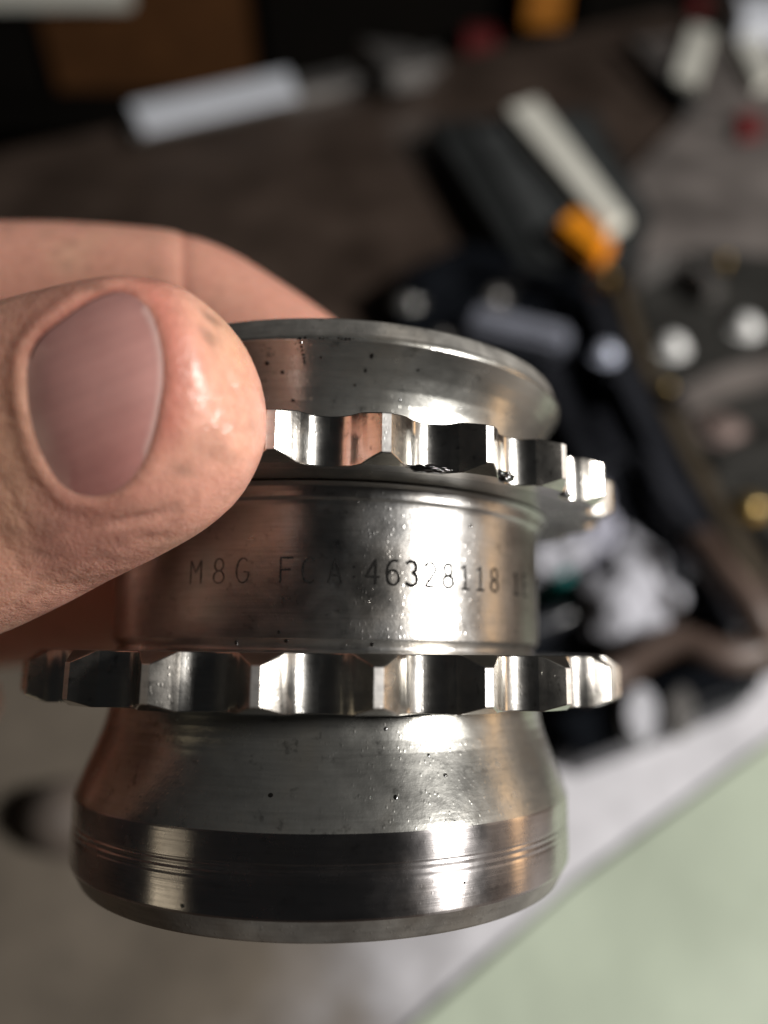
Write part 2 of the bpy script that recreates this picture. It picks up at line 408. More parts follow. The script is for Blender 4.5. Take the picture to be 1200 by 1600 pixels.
# thumb: cap then shaft (picture axis runs down-left at about 21 degrees)
ax, ay = math.cos(R(21)), math.sin(R(21))
th = []
for s, hw, d, t in [(-201, 4, 58.8, .8), (-199.5, 30, 58.8, .8), (-195, 58, 58.9, .8), (-186, 92, 59.1, .8), (-172, 127, 59.3, .8), (-140, 160, 59.6, .8), (-100, 187, 60.0, .8), (-50, 206, 60.5, .8), (0, 216, 61.2, .8), (80, 225, 62.8, .8), (160, 232, 64.6, .8)]:
    th.append((200-s*ax, 653+s*ay, hw, d+1.4, t*0.88))
th += [(-40, 752, 236, 67.5, .72), (-160, 806, 232, 70.5, .78), (-330, 868, 222, 76, .85), (-520, 925, 240, 84, .9), (-740, 965, 255, 94, .95), (-930, 960, 235, 104, 1.0)]
loft(th, 56, 6)
# index finger over the rim and into the bore
loft([(636, 745, 8, 98.5, 1), (628, 735, 45, 98.5, 1), (605, 700, 72, 98.8, 1), (560, 645, 88, 99, 1), (470, 588, 103, 100, 1), (380, 538, 113, 101.5, 1), (285, 494, 120, 103.5, 1), (150, 477, 121, 106, 1), (-20, 476, 122, 108, 1), (-200, 500, 132, 106, 1), (-420, 590, 150, 98, 1), (-650, 740, 170, 100, 1), (-900, 860, 180, 108, 1)], 36, 6)
# middle, ring and little finger behind the part
loft([(575, 770, 5, 145, 1), (568, 770, 35, 145, 1), (540, 770, 62, 145.5, 1), (480, 772, 80, 146, 1), (300, 785, 92, 147, 1), (100, 800, 96, 146, 1), (-150, 800, 103, 138, 1), (-420, 750, 125, 118, 1), (-660, 820, 150, 112, 1), (-900, 880, 170, 112, 1)], 32, 6)
loft([(478, 915, 5, 146, 1), (470, 915, 32, 146, 1), (440, 918, 58, 146.5, 1), (380, 922, 73, 147, 1), (240, 932, 84, 147, 1), (60, 948, 88, 145, 1), (-150, 955, 95, 139, 1), (-430, 890, 115, 126, 1), (-660, 900, 150, 118, 1), (-900, 900, 170, 114, 1)], 32, 6)
loft([(-8, 1110, 5, 143, 1), (-14, 1109, 28, 143, 1), (-36, 1107, 54, 143, 1), (-78, 1105, 72, 143, 1), (-200, 1095, 84, 139, 1), (-430, 1020, 100, 131, 1), (-680, 970, 140, 122, 1), (-900, 920, 170, 116, 1)], 32, 6)
# wrist and forearm
loft([(-700, 840, 90, 107, .8), (-760, 850, 230, 108, .6), (-900, 880, 280, 110, .62), (-1080, 900, 265, 113, .68), (-1400, 930, 260, 120, .75), (-1900, 980, 290, 132, .8), (-1980, 985, 200, 134, .8)], 40, 6)

def build_hand():
    me = bpy.data.meshes.new('hand_raw'); me.from_pydata(HV, [], HF); me.update()
    bm = bmesh.new(); bm.from_mesh(me); bmesh.ops.recalc_face_normals(bm, faces=bm.faces[:]); bm.to_mesh(me); bm.free()
    o = bpy.data.objects.new('hand_raw', me); COL.objects.link(o)
    md = o.modifiers.new('r', 'REMESH'); md.mode = 'VOXEL'; md.voxel_size = 0.00028; md.use_smooth_shade = True
    dg = bpy.context.evaluated_depsgraph_get(); ev = o.evaluated_get(dg)
    out = bpy.data.meshes.new_from_object(ev)
    bpy.data.objects.remove(o); 
    return out
hm = build_hand()
nv = len(hm.vertices)
V = np.empty(nv*3); hm.vertices.foreach_get('co', V); V = V.reshape(-1, 3)
ne = len(hm.edges); E = np.empty(ne*2, int); hm.edges.foreach_get('vertices', E); E = E.reshape(-1, 2)
deg = np.bincount(E.ravel(), minlength=nv)[:, None].astype(float)
def lap(X, it, lam=0.6, wgt=None):
    for _ in range(it):
        A = np.zeros_like(X)
        for k in range(X.shape[1]):
            A[:, k] = np.bincount(E[:, 0], X[E[:, 1], k], nv) + np.bincount(E[:, 1], X[E[:, 0], k], nv)
        d = lam*(A/deg-X)
        X = X + (d if wgt is None else d*wgt)
    return X
px, py, dd = topix(V)
junction = np.clip((-px-60)/150, 0, 1)[:, None]
V = lap(V, 22); V = lap(V, 120, 0.6, junction)
def normals(X):
    hm.vertices.foreach_set('co', X.ravel()); hm.update()
    n = np.empty(nv*3); hm.vertex_normals.foreach_get('vector', n); return n.reshape(-1, 3)
NRM = normals(V)
px, py, dd = topix(V)
view = np.array(CAM)-V; view /= np.linalg.norm(view, axis=1)[:, None]
front = (NRM*view).sum(1)
u = dd/S                                            # depth in units
# nail outline in the picture
NAIL = np.array([(184, 456), (210, 464), (232, 484), (246, 520), (253, 560), (253, 600), (246, 645), (235, 690), (218, 730), (196, 756), (170, 771), (143, 774), (115, 768), (90, 748), (70, 716), (56, 682), (46, 640), (43, 600), (45, 560), (62, 528), (92, 503), (124, 480), (154, 464)], float)
def spl(P, n=8):
    out = []; m = len(P)
    for i in range(m):
        p0, p1, p2, p3 = P[i-1], P[i], P[(i+1) % m], P[(i+2) % m]
        for t in np.linspace(0, 1, n, endpoint=False):
            out.append(0.5*((2*p1)+(-p0+p2)*t+(2*p0-5*p1+4*p2-p3)*t*t+(-p0+3*p1-3*p2+p3)*t**3))
    return np.array(out)
NS = spl(NAIL, 5)
def sdist(qx, qy, poly):
    a = poly; b = np.roll(poly, -1, 0)
    q = np.stack([qx, qy], 1); best = np.full(len(q), 1e9); ins = np.zeros(len(q), bool)
    for (x0, y0), (x1, y1) in zip(a, b):
        dx, dy = x1-x0, y1-y0
        t = np.clip(((q[:, 0]-x0)*dx+(q[:, 1]-y0)*dy)/(dx*dx+dy*dy+1e-9), 0, 1)
        best = np.minimum(best, np.hypot(q[:, 0]-x0-t*dx, q[:, 1]-y0-t*dy))
        c = ((y0 > q[:, 1]) != (y1 > q[:, 1])); 
        xi = x0+(q[:, 1]-y0)/(dy if abs(dy) > 1e-9 else 1e-9)*dx
        ins ^= c & (q[:, 0] < xi)
    return np.where(ins, -best, best)
isth = (front > 0.02) & (u < 72) & (px > -60)
idx = np.where(isth)[0]
sd = np.full(nv, 1e6); sd[idx] = sdist(px[idx], py[idx], NS)
su = sd/20.0                                        # in units
disp = np.zeros(nv)
base_bvh = BVHTree.FromPolygons([Vector(v) for v in V], [tuple(p.vertices) for p in hm.polygons])
def sstep(x, a, b):
    t = np.clip((x-a)/(b-a), 0, 1); return t*t*(3-2*t)
dist_side = np.clip((px-190)/50, 0, 1)*np.clip((730-py)/60, 0, 1)     # distal side of the nail
disp[isth] += (-0.45*(1-sstep(su, -0.55, 0.05)))[isth]
bump = 0.17*np.exp(-((su-0.8)/0.7)**2)*(1-0.3*dist_side) * (su > -0.5)
disp[isth] += bump[isth]
disp[isth] += (0.30*np.exp(-((su-2.4)/1.5)**2)*dist_side)[isth]      # pulp swelling ahead of the nail
disp[isth] -= (0.08*np.exp(-((su-0.1)/0.25)**2))[isth]             # groove
# creases and fine wrinkles
def nz(X, f, seed):
    r = np.random.default_rng(seed); s = np.zeros(len(X))
    for k in range(10):
        d = r.normal(size=3); d /= np.linalg.norm(d); s += np.sin((X@d)*f*r.uniform(.6, 1.6)+r.uniform(0, 6.28))
    return s/10**.5
ws = (px*0.42+py*0.9)                               # wrinkles running along the lower thumb
wz = np.exp(-((py-930+0.42*(px-60))/75)**2)*np.clip((200-px)/120, 0, 1)*isth
disp += -0.10*wz*np.maximum(0, np.sin((px*0.75+py*1.0)/9+nz(V, 900, 3)*1.3))
wz2 = np.exp(-((px-215)/55)**2-((py-812)/26)**2)*isth
disp += -0.34*wz2*np.maximum(0, np.sin((py+0.25*px)/6.5+nz(V, 700, 5)))
disp += 0.025*nz(V, 1500, 9)*isth*(su > 0.3)
disp -= 0.022*np.maximum(0, nz(V*np.array([1, 1.6, 0.7]), 4200, 21))*isth*(su > 0.5)
disp -= 0.035*np.maximum(0, np.sin(px*0.33-py*0.62+1.5*nz(V, 1100, 22)))*isth*np.clip((px-290)/40, 0, 1)
for cx_, cy_, an, ln, dp in ((300, 770, -40, 45, .22), (330, 700, -62, 40, .15), (262, 828, -30, 60, .2), (170, 868, -26, 70, .2), (120, 905, -25, 60, .18), (70, 880, -20, 60, .18), (30, 940, -22, 50, .2), (355, 585, 75, 28, .14), (30, 800, 60, 60, .18), (15, 860, 55, 60, .15), (372, 655, 80, 30, .12)):
    ca_, sa_ = math.cos(R(an)), math.sin(R(an)); lx = (px-cx_)*ca_+(py-cy_)*sa_; ly = -(px-cx_)*sa_+(py-cy_)*ca_ + 3*np.sin(lx*0.13)
    disp -= 0.6*dp*isth*np.exp(-(lx/ln)**2)*(np.exp(-(ly/3.0)**2)+0.5*np.exp(-((ly-9)/2.6)**2))
# dents and dimples on the tip
for cx, cy, rr, dp in ((338, 640, 12, -.16), (345, 622, 8, .12), (352, 660, 9, -.14), (322, 530, 10, -.08)):
    disp += dp*np.exp(-((px-cx)**2+(py-cy)**2)/rr**2)*isth
# index finger: fold at the last joint
isidx = (u > 88) & (u < 118) & (py < 700) & (px > -150) & (front > -0.5)
disp += isidx*(-0.16*np.exp(-((px-290)/10)**2) + 0.15*np.exp(-((px-262)/30)**2))
V2 = V + NRM*(disp*S)[:, None]
V2 = lap(V2, 1, 0.35)
# skin colour (pigment, flush, ingrained dirt, painted shade at the index fold)
base = np.array([0.655, 0.335, 0.252])
colr = np.tile(base, (nv, 1))
def blend(mask, c):
    global colr
    mk = np.clip(mask, 0, 1)[:, None]; colr = colr*(1-mk)+np.array(c)*mk
n1 = nz(V, 260, 11); n2 = nz(V, 900, 12); n3 = nz(V, 2600, 13)
blend(0.30+0.25*n1, (0.56, 0.29, 0.21)); blend(0.18*n2, (0.66, 0.42, 0.29))
red = np.exp(-((su-0.9)/1.3)**2)*isth*(0.35+0.65*dist_side)
blend(0.8*red, (0.54, 0.20, 0.15))
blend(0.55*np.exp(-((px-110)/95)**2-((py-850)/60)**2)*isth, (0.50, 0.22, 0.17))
blend(0.5*np.exp(-((px-15)/45)**2-((py-720)/190)**2)*isth, (0.62, 0.36, 0.22))
blend(0.45*np.exp(-((px-365)/40)**2-((py-530)/80)**2)*isth, (0.62, 0.40, 0.24))
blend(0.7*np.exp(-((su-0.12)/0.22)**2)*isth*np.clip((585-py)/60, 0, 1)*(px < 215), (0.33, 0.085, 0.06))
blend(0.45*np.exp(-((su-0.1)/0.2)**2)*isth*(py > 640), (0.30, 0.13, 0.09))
dirt = np.zeros(nv)
for cx, cy, rx, ry, a in ((325, 535, 14, 30, .45), (310, 500, 25, 10, .25), (292, 735, 20, 16, .4), (215, 808, 38, 10, .6), (240, 790, 26, 12, .35), (120, 885, 50, 9, .25), (60, 870, 40, 10, .3), (330, 452+50, 30, 14, .3), (240, 447, 50, 9, .6), (170, 455, 40, 8, .5)):
    dirt += a*np.exp(-((px-cx)/rx)**2-((py-cy)/ry)**2)*isth*np.clip(0.25+0.75*n3+0.35*n2, 0, 1.3)*0.8
dirt += 0.18*np.clip(n2*n3, 0, 1)
blend(np.clip(dirt, 0, .75), (0.14, 0.085, 0.06))
blend(isidx*sstep(px, 276, 292)*0.5, (0.48, 0.235, 0.175))  # painted shade: darker skin past the index fold
blend(isidx*np.exp(-((px-288)/5)**2)*.5, (0.36, 0.13, 0.09))  # dark fold line painted into the skin colour
hm.vertices.foreach_set('co', V2.ravel()); hm.update()
ca = hm.color_attributes.new('skin', 'FLOAT_COLOR', 'POINT')
ca.data.foreach_set('color', np.concatenate([colr, np.ones((nv, 1))], 1).ravel())
hm.polygons.foreach_set('use_smooth', [True]*len(hm.polygons))

def skin_mat():
    m, nt, b = nodes('skin')
    at = N(nt, 'ShaderNodeVertexColor', layer_name='skin')
    nf = noise(nt, 1400, 4, 0.6); mul = ramp(nt, nf.outputs['Fac'], [(0.3, (0.86, 0.83, 0.82)), (0.65, (1, 1, 1))])
    mx = N(nt, 'ShaderNodeMixRGB', blend_type='MULTIPLY'); mx.inputs[0].default_value = 1
    nt.links.new(at.outputs['Color'], mx.inputs[1]); nt.links.new(mul.outputs[0], mx.inputs[2])
    nt.links.new(mx.outputs[0], b.inputs['Base Color'])
    b.inputs['Subsurface Weight'].default_value = 0.45; b.inputs['Subsurface Radius'].default_value = (1, 0.35, 0.18); b.inputs['Subsurface Scale'].default_value = 0.0022
    rr = ramp(nt, noise(nt, 500, 4).outputs['Fac'], [(0.3, g3(0.25)), (0.7, g3(0.42))]); nt.links.new(rr.outputs[0], b.inputs['Roughness'])
    b.inputs['Specular IOR Level'].default_value = 0.5
    tc = nt.nodes.new('ShaderNodeTexCoord'); wob = noise(nt, 700, 3, 0.6, tc.outputs['Object'])
    add = N(nt, 'ShaderNodeMixRGB', blend_type='ADD'); add.inputs[0].default_value = 0.0009
    nt.links.new(tc.outputs['Object'], add.inputs[1]); nt.links.new(wob.outputs['Color'], add.inputs[2])
    prev = None
    for sc, st, rot, ds in ((1900, 0.30, (0.2, 0.5, 0.9), 0.000045), (3600, 0.36, (0.9, 0.1, 0.4), 0.00003)):
        vo = N(nt, 'ShaderNodeTexVoronoi', feature='DISTANCE_TO_EDGE'); vo.inputs['Scale'].default_value = sc
        mp = N(nt, 'ShaderNodeMapping'); mp.inputs['Scale'].default_value = (1, 0.45, 1.0); mp.inputs['Rotation'].default_value = rot
        nt.links.new(add.outputs[0], mp.inputs[0]); nt.links.new(mp.outputs[0], vo.inputs['Vector'])
        gr = ramp(nt, vo.outputs['Distance'], [(0.0, g3(0)), (0.22, g3(1))])
        b1 = N(nt, 'ShaderNodeBump'); b1.inputs['Strength'].default_value = st; b1.inputs['Distance'].default_value = ds
        nt.links.new(gr.outputs[0], b1.inputs['Height'])
        if prev: nt.links.new(prev.outputs[0], b1.inputs['Normal'])
        prev = b1
    b2 = N(nt, 'ShaderNodeBump'); b2.inputs['Strength'].default_value = 0.2; b2.inputs['Distance'].default_value = 0.00012
    nt.links.new(noise(nt, 2800, 4).outputs['Fac'], b2.inputs['Height']); nt.links.new(prev.outputs[0], b2.inputs['Normal']); nt.links.new(b2.outputs[0], b.inputs['Normal'])
    return m
hm.name = 'hand'; hm.materials.clear(); hm.materials.append(skin_mat())
hand = bpy.data.objects.new('hand', hm); COL.objects.link(hand)
props(hand, 'bare grubby left hand pinching the steel sprocket between thumb and fingers', 'hand')

def nail_mat():
    m, nt, b = nodes('nail')
    at = N(nt, 'ShaderNodeVertexColor', layer_name='tone')
    nf = noise(nt, 420, 3); mul = ramp(nt, nf.outputs['Fac'], [(0.3, (0.90, 0.88, 0.88)), (0.7, (1, 1, 1))])
    mx = N(nt, 'ShaderNodeMixRGB', blend_type='MULTIPLY'); mx.inputs[0].default_value = 1
    nt.links.new(at.outputs['Color'], mx.inputs[1]); nt.links.new(mul.outputs[0], mx.inputs[2]); nt.links.new(mx.outputs[0], b.inputs['Base Color'])
    b.inputs['Roughness'].default_value = 0.27; b.inputs['Subsurface Weight'].default_value = 0.25
    b.inputs['Subsurface Radius'].default_value = (1, .4, .3); b.inputs['Subsurface Scale'].default_value = 0.001
    b2 = N(nt, 'ShaderNodeBump'); b2.inputs['Strength'].default_value = 0.12; b2.inputs['Distance'].default_value = 0.0001
    nt.links.new(noise(nt, 900, 3).outputs['Fac'], b2.inputs['Height']); nt.links.new(b2.outputs[0], b.inputs['Normal'])
    return m
def build_nail():
    c0 = NS.mean(0); rings = 22; n = len(NS)
    verts = []; tone = []
    for k in range(rings+1):
        f = k/rings
        for q in NS:
            p = c0+(q-c0)*f*1.005
            d = ray(p[0], p[1]).normalized()
            hit, nn, _, _ = base_bvh.ray_cast(CAM, d)
            if hit is None:
                hit, nn, _, _ = base_bvh.find_nearest(CAM+d*(60*S))
            dome = 0.24*(1-f**4) - 0.02*f**6
            verts.append(np.array(hit + nn*(dome*S)))
            dx = (p[0]-148)/105; dy = (p[1]-615)/160
            c = np.array([0.40, 0.205, 0.18])
            t_ = p[0]*0.38+p[1]*0.92; sr = 0.33*(math.sin(t_*0.11+.4)+math.sin(t_*0.27+1.9)+math.sin(t_*0.61)); c = c*(0.97+0.07*sr)
            c = c*(1-0.25*max(0, -dy-0.2)) + np.array([.02, -.02, -.02])*max(0, dy)
            if p[0] < 110 and p[1] > 540: c = c + (np.array([.56, .33, .27])-c)*0.6*max(0, (f-.72)/.28)
            if f > .95 and p[0] > 225: c = c*0.65+np.array([.60, .45, .40])*0.35
            tone.append((*c, 1))
    verts = np.array(verts); m = n
    F = []
    for k in range(rings):
        for i in range(m):
            j = (i+1) % m
            F.append((k*m+i, k*m+j, (k+1)*m+j, (k+1)*m+i))
    # smooth the plate a little ring-wise
    G_ = verts.reshape(rings+1, m, 3)
    for _ in range(12):
        g = G_.copy(); g[1:-1] = (G_[:-2]+G_[2:]+np.roll(G_, 1, 1)[1:-1]+np.roll(G_, -1, 1)[1:-1])/4
        g[0] = g[1].mean(0); G_ = g
    # rim going down into the fold = plate thickness
    rim = G_[-1]; inward = np.array([np.array(CAM)-r for r in rim]); inward /= np.linalg.norm(inward, axis=1)[:, None]
    low = rim - inward*0.45*S + (c0_dir(rim))*0.12*S
    VV = np.concatenate([G_.reshape(-1, 3), low]); o0 = (rings+1)*m
    for i in range(m):
        j = (i+1) % m; F.append((rings*m+i, rings*m+j, o0+j, o0+i))
    o = mesh_obj('thumb_nail', VV, F, nail_mat(), hand, True, 60)
    a = o.data.color_attributes.new('tone', 'FLOAT_COLOR', 'POINT')
    a.data.foreach_set('color', np.array(tone+[tone[-1]]*m).ravel())
    bm = bmesh.new(); bm.from_mesh(o.data); bmesh.ops.recalc_face_normals(bm, faces=bm.faces[:])
    s = sum((f.normal.dot(CAM-f.calc_center_median()) for f in bm.faces))
    if s < 0: bmesh.ops.reverse_faces(bm, faces=bm.faces[:])
    bm.to_mesh(o.data); bm.free()
def c0_dir(rim):
    c = rim.mean(0); d = c-rim; return d/np.linalg.norm(d, axis=1)[:, None]
build_nail()

# ================================================================== BENCH AND WHAT LIES ON IT
def poly_xy(px_list, z): return [B(x, y, z) for x, y in px_list]
def prism(name, pts, z0, z1, mat, parent=None, bev=0.002, origin=None):
    """upright block: pts are world points (their x, y are used), from z0 to z1"""
    bm = bmesh.new(); o = Vector(origin) if origin else Vector((0, 0, 0))
    lo = [bm.verts.new((p.x-o.x, p.y-o.y, z0-o.z)) for p in pts]; hi = [bm.verts.new((p.x-o.x, p.y-o.y, z1-o.z)) for p in pts]
    n = len(pts); bm.faces.new(lo[::-1]); bm.faces.new(hi)
    for i in range(n): bm.faces.new((lo[i], lo[(i+1) % n], hi[(i+1) % n], hi[i]))
    if bev: bmesh.ops.bevel(bm, geom=[e for e in bm.edges], offset=bev, segments=2, affect='EDGES', clamp_overlap=True)
    ob = bm_obj(name, bm, mat, parent, True, 30)
    if origin and not parent: ob.location = o
    return ob
def tube(name, pts, rad, mat, parent=None, n=14):
    pts = [np.array(p) for p in pts]; P = []
    for i in range(len(pts)-1):
        p0, p1, p2, p3 = pts[max(0, i-1)], pts[i], pts[i+1], pts[min(len(pts)-1, i+2)]
        for t in np.linspace(0, 1, 6, endpoint=False): P.append(0.5*((2*p1)+(-p0+p2)*t+(2*p0-5*p1+4*p2-p3)*t*t+(-p0+3*p1-3*p2+p3)*t**3))
    P.append(pts[-1]); V = []; F = []
    for i, c in enumerate(P):
        d = P[min(len(P)-1, i+1)]-P[max(0, i-1)]; d /= np.linalg.norm(d)
        a = np.cross(d, (0, 0, 1.0)); 
        if np.linalg.norm(a) < 1e-4: a = np.array([1.0, 0, 0])
        a /= np.linalg.norm(a); b = np.cross(a, d)
        for k in range(n): V.append(c+rad*(a*math.cos(2*math.pi*k/n)+b*math.sin(2*math.pi*k/n)))
    for i in range(len(P)-1):
        for k in range(n): F.append((i*n+k, i*n+(k+1) % n, (i+1)*n+(k+1) % n, (i+1)*n+k))
    F.append(tuple(range(n))[::-1]); F.append(tuple((len(P)-1)*n+k for k in range(n)))
    return mesh_obj(name, V, F, mat, parent, True, 50)
def dome(name, c, rad, hgt, mat, parent=None, head=True):
    """round-headed bolt: washer + domed head, one lathe"""
    prof = [(0.0001, hgt), (rad*.35, hgt*.97), (rad*.7, hgt*.82), (rad*.93, hgt*.5), (rad, hgt*.3), (rad*1.02, 0.0)]
    if head: prof += [(rad*1.35, -hgt*.02), (rad*1.38, -hgt*.2)]
    V = []; F = []; n = 24; m = len(prof)
    for i in range(n):
        a = 2*math.pi*i/n
        for r, z in prof: V.append((c[0]+r*math.cos(a), c[1]+r*math.sin(a), c[2]+z))
    for i in range(n):
        for k in range(m-1): F.append((i*m+k, i*m+k+1, ((i+1) % n)*m+k+1, ((i+1) % n)*m+k))
    return mesh_obj(name, V, F, mat, parent, True, 40)

M_BENCH = simple('bench_wood', (0.047, 0.032, 0.024), 0.5, 0, 0.4, 18, 0.3, 140)
def graded_paper():
    m, nt, b = nodes('graded_paper'); b.inputs['Roughness'].default_value = 0.8
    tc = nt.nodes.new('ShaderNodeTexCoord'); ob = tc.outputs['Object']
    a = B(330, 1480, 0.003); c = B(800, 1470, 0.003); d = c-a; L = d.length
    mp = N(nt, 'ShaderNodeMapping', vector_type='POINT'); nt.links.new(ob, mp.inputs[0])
    # distance along a -> c, broken up by noise: paper darker and browner towards a
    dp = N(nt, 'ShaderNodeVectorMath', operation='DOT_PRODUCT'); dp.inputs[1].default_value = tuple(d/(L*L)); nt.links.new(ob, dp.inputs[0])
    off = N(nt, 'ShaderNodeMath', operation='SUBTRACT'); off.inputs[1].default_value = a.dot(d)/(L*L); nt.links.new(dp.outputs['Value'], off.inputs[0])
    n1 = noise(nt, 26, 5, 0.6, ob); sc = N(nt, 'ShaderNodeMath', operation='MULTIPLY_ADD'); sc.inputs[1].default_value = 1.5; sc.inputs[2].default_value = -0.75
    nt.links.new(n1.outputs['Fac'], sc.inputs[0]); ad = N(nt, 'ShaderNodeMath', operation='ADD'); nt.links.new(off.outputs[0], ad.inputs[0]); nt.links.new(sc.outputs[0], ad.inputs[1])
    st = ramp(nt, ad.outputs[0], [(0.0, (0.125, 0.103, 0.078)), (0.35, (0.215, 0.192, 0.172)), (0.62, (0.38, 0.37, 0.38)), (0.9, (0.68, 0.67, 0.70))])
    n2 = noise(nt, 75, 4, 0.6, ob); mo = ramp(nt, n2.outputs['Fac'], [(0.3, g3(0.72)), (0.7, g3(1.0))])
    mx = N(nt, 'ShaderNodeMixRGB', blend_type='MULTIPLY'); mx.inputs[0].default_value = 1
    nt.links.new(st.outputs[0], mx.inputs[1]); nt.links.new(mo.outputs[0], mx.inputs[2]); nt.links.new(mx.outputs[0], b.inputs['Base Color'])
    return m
M_PAPER = graded_paper()
M_MINT = simple('mint_sheet', (0.395, 0.45, 0.35), 0.6, 0, 0.16, 14, 0.2, 120)
M_BLACK = simple('gloss_black', (0.006, 0.007, 0.009), 0.16, 0, 0.3, 40, 0.25, 55)
M_RIB = simple('worn_black_plastic', (0.018, 0.019, 0.023), 0.26, 0, 0.4, 40, 0.3, 120)
M_CHAR = simple('charcoal_plastic', (0.022, 0.024, 0.024), 0.45, 0, 0.3, 40, 0.3, 100)
M_CREAM = simple('cream_plastic', (0.72, 0.71, 0.63), 0.4, 0, 0.06, 40)
M_ORANGE = simple('orange_plastic', (0.85, 0.30, 0.015), 0.4, 0, 0.15, 60)
M_WHITE = simple('white_card', (0.75, 0.78, 0.84), 0.5, 0, 0.05, 40)
M_GREY = simple('grey_metal', (0.20, 0.19, 0.18), 0.4, 0.6, 0.25, 40)
M_BROWN = simple('brown_hose', (0.085, 0.055, 0.042), 0.5, 0, 0.25, 60)
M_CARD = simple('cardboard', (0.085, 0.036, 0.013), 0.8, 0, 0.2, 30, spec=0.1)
M_CAST = simple('cast_metal', (0.030, 0.029, 0.026), 0.5, 0.3, 0.35, 60, 0.5, 160)
M_BOLT = simple('bright_bolt', (0.72, 0.72, 0.70), 0.28, 0.9, 0.1, 60)
M_PLUG = simple('pale_zinc', (0.80, 0.80, 0.78), 0.40, 0.10, 0.1, 60)
M_BRASS = simple('brass', (0.42, 0.30, 0.12), 0.38, 0.9, 0.15, 60)
M_RUST = simple('tan_gasket', (0.05, 0.037, 0.022), 0.6, 0, 0.35, 60)
M_TEAL = simple('teal_plastic', (0.01, 0.22, 0.20), 0.4, 0, 0.2, 60)
M_RED = simple('red_plastic', (0.15, 0.022, 0.022), 0.4, 0, 0.2, 60)
M_SHEET = simple('grey_sheet', (0.135, 0.118, 0.108), 0.6, 0.2, 0.45, 22)

# bench: its far edge runs obliquely behind everything
e0, e1 = B(0, 235), B(820, 62)
ed = (e1-e0).normalized()
L0 = e0-ed*0.9; L1 = e0+ed*2.4; nrm = Vector((ed.y, -ed.x, 0))
bench = prism('bench_top', [L0, L0+nrm*1.9, L1+nrm*1.9, L1], -0.04, 0.0, M_BENCH, None, 0.004)
props(bench, 'dark brown oily workbench top under everything', None, None, 'structure')
flr = prism('floor', [Vector((-6, -4, 0)), Vector((6, -4, 0)), Vector((6, 9, 0)), Vector((-6, 9, 0))], -0.95, -0.9, simple('floor_concrete', (0.05, 0.047, 0.043), 0.8, 0, 0.2, 4), None, 0)
props(flr, 'dark concrete floor below the bench', None, None, 'structure')

def sheet(name, px_list, z, mat, label, cat, thick=0.0012, wob=0.0, res=40, fold=1):
    """thin cloth or paper: polygon filled with a fine grid, gently creased"""
    pts = poly_xy(px_list, z); bm = bmesh.new()
    f = bm.faces.new([bm.verts.new(p) for p in pts]); bmesh.ops.triangulate(bm, faces=[f])
    bmesh.ops.subdivide_edges(bm, edges=bm.edges[:], cuts=22, use_grid_fill=True)
    for v in bm.verts:
        x, y = v.co.x*fold, v.co.y*fold
        v.co.z += wob*(0.5+0.5*math.sin(x*90+math.sin(y*60)*1.5))*(0.5+0.5*math.sin(y*75+x*40))
    r = bmesh.ops.extrude_face_region(bm, geom=bm.faces[:]); 
    for v in r['geom']:
        if isinstance(v, bmesh.types.BMVert): v.co.z += thick
    o = bm_obj(name, bm, mat, None, True, 50)
    props(o, label, cat); return o
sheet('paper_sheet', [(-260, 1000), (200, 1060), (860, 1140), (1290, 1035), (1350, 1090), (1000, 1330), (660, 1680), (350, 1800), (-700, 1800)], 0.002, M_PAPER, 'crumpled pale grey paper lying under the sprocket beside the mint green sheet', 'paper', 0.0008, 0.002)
sheet('mint_sheet', [(1420, 1000), (1900, 1000), (1800, 1900), (300, 1900), (600, 1645), (895, 1385), (1210, 1155)], 0.0046, M_MINT, 'pale mint green sheet lying at the lower right of the bench', 'sheet', 0.0005, 0.0012)

def block(name, px_list, z0, z1, mat, label=None, cat=None, bev=0.002, parent=None):
    o = prism(name, poly_xy(px_list, z1), z0, z1, mat, parent, bev)
    if label: props(o, label, cat)
    return o

# ---- along the far edge
bar = block('steel_bar', [(205, 200), (690, 95), (685, 72), (200, 178)], 0.0005, 0.012, M_GREY, 'grey steel bar lying along the far edge of the bench', 'bar')
block('white_strip', [(222, 206), (468, 150), (450, 108), (200, 162)], 0.0125, 0.0150, M_WHITE, 'bluish white strip lying on the grey bar near the far bench edge', 'strip')
dk = block('metal_offcut', [(610, 112), (672, 104), (650, 72), (560, 62)], 0.0125, 0.03, M_GREY, 'small pinkish grey metal offcut at the end of the grey bar', 'offcut')
# ---- charcoal case with cream handle and orange block
case = empty('tool_case', B(820, 320, 0)); 
def rel(o, root):
    o.parent = root; o.matrix_parent_inverse = Matrix.Translation(-Vector(root.location)); return o
props(case, 'charcoal plastic tool case lying flat on the brown bench', 'case')
rel(block('body', [(668, 190), (930, 170), (1020, 330), (990, 440), (815, 420)], 0.0005, 0.02, M_CHAR), case)
rel(block('lid_panel', [(735, 200), (910, 182), (1000, 330), (965, 415), (850, 400)], 0.0205, 0.024, simple('faded_plastic', (0.045, 0.048, 0.048), 0.45)), case)
block('cream_bar', [(788, 168), (842, 150), (986, 338), (950, 360)], 0.0245, 0.034, M_CREAM, 'long cream plastic bar lying across the charcoal case', 'bar', 0.003)
block('orange_block', [(868, 347), (902, 320), (962, 372), (936, 404)], 0.0245, 0.036, M_ORANGE, 'bright orange plastic block against the lower end of the cream bar', 'block', 0.003)
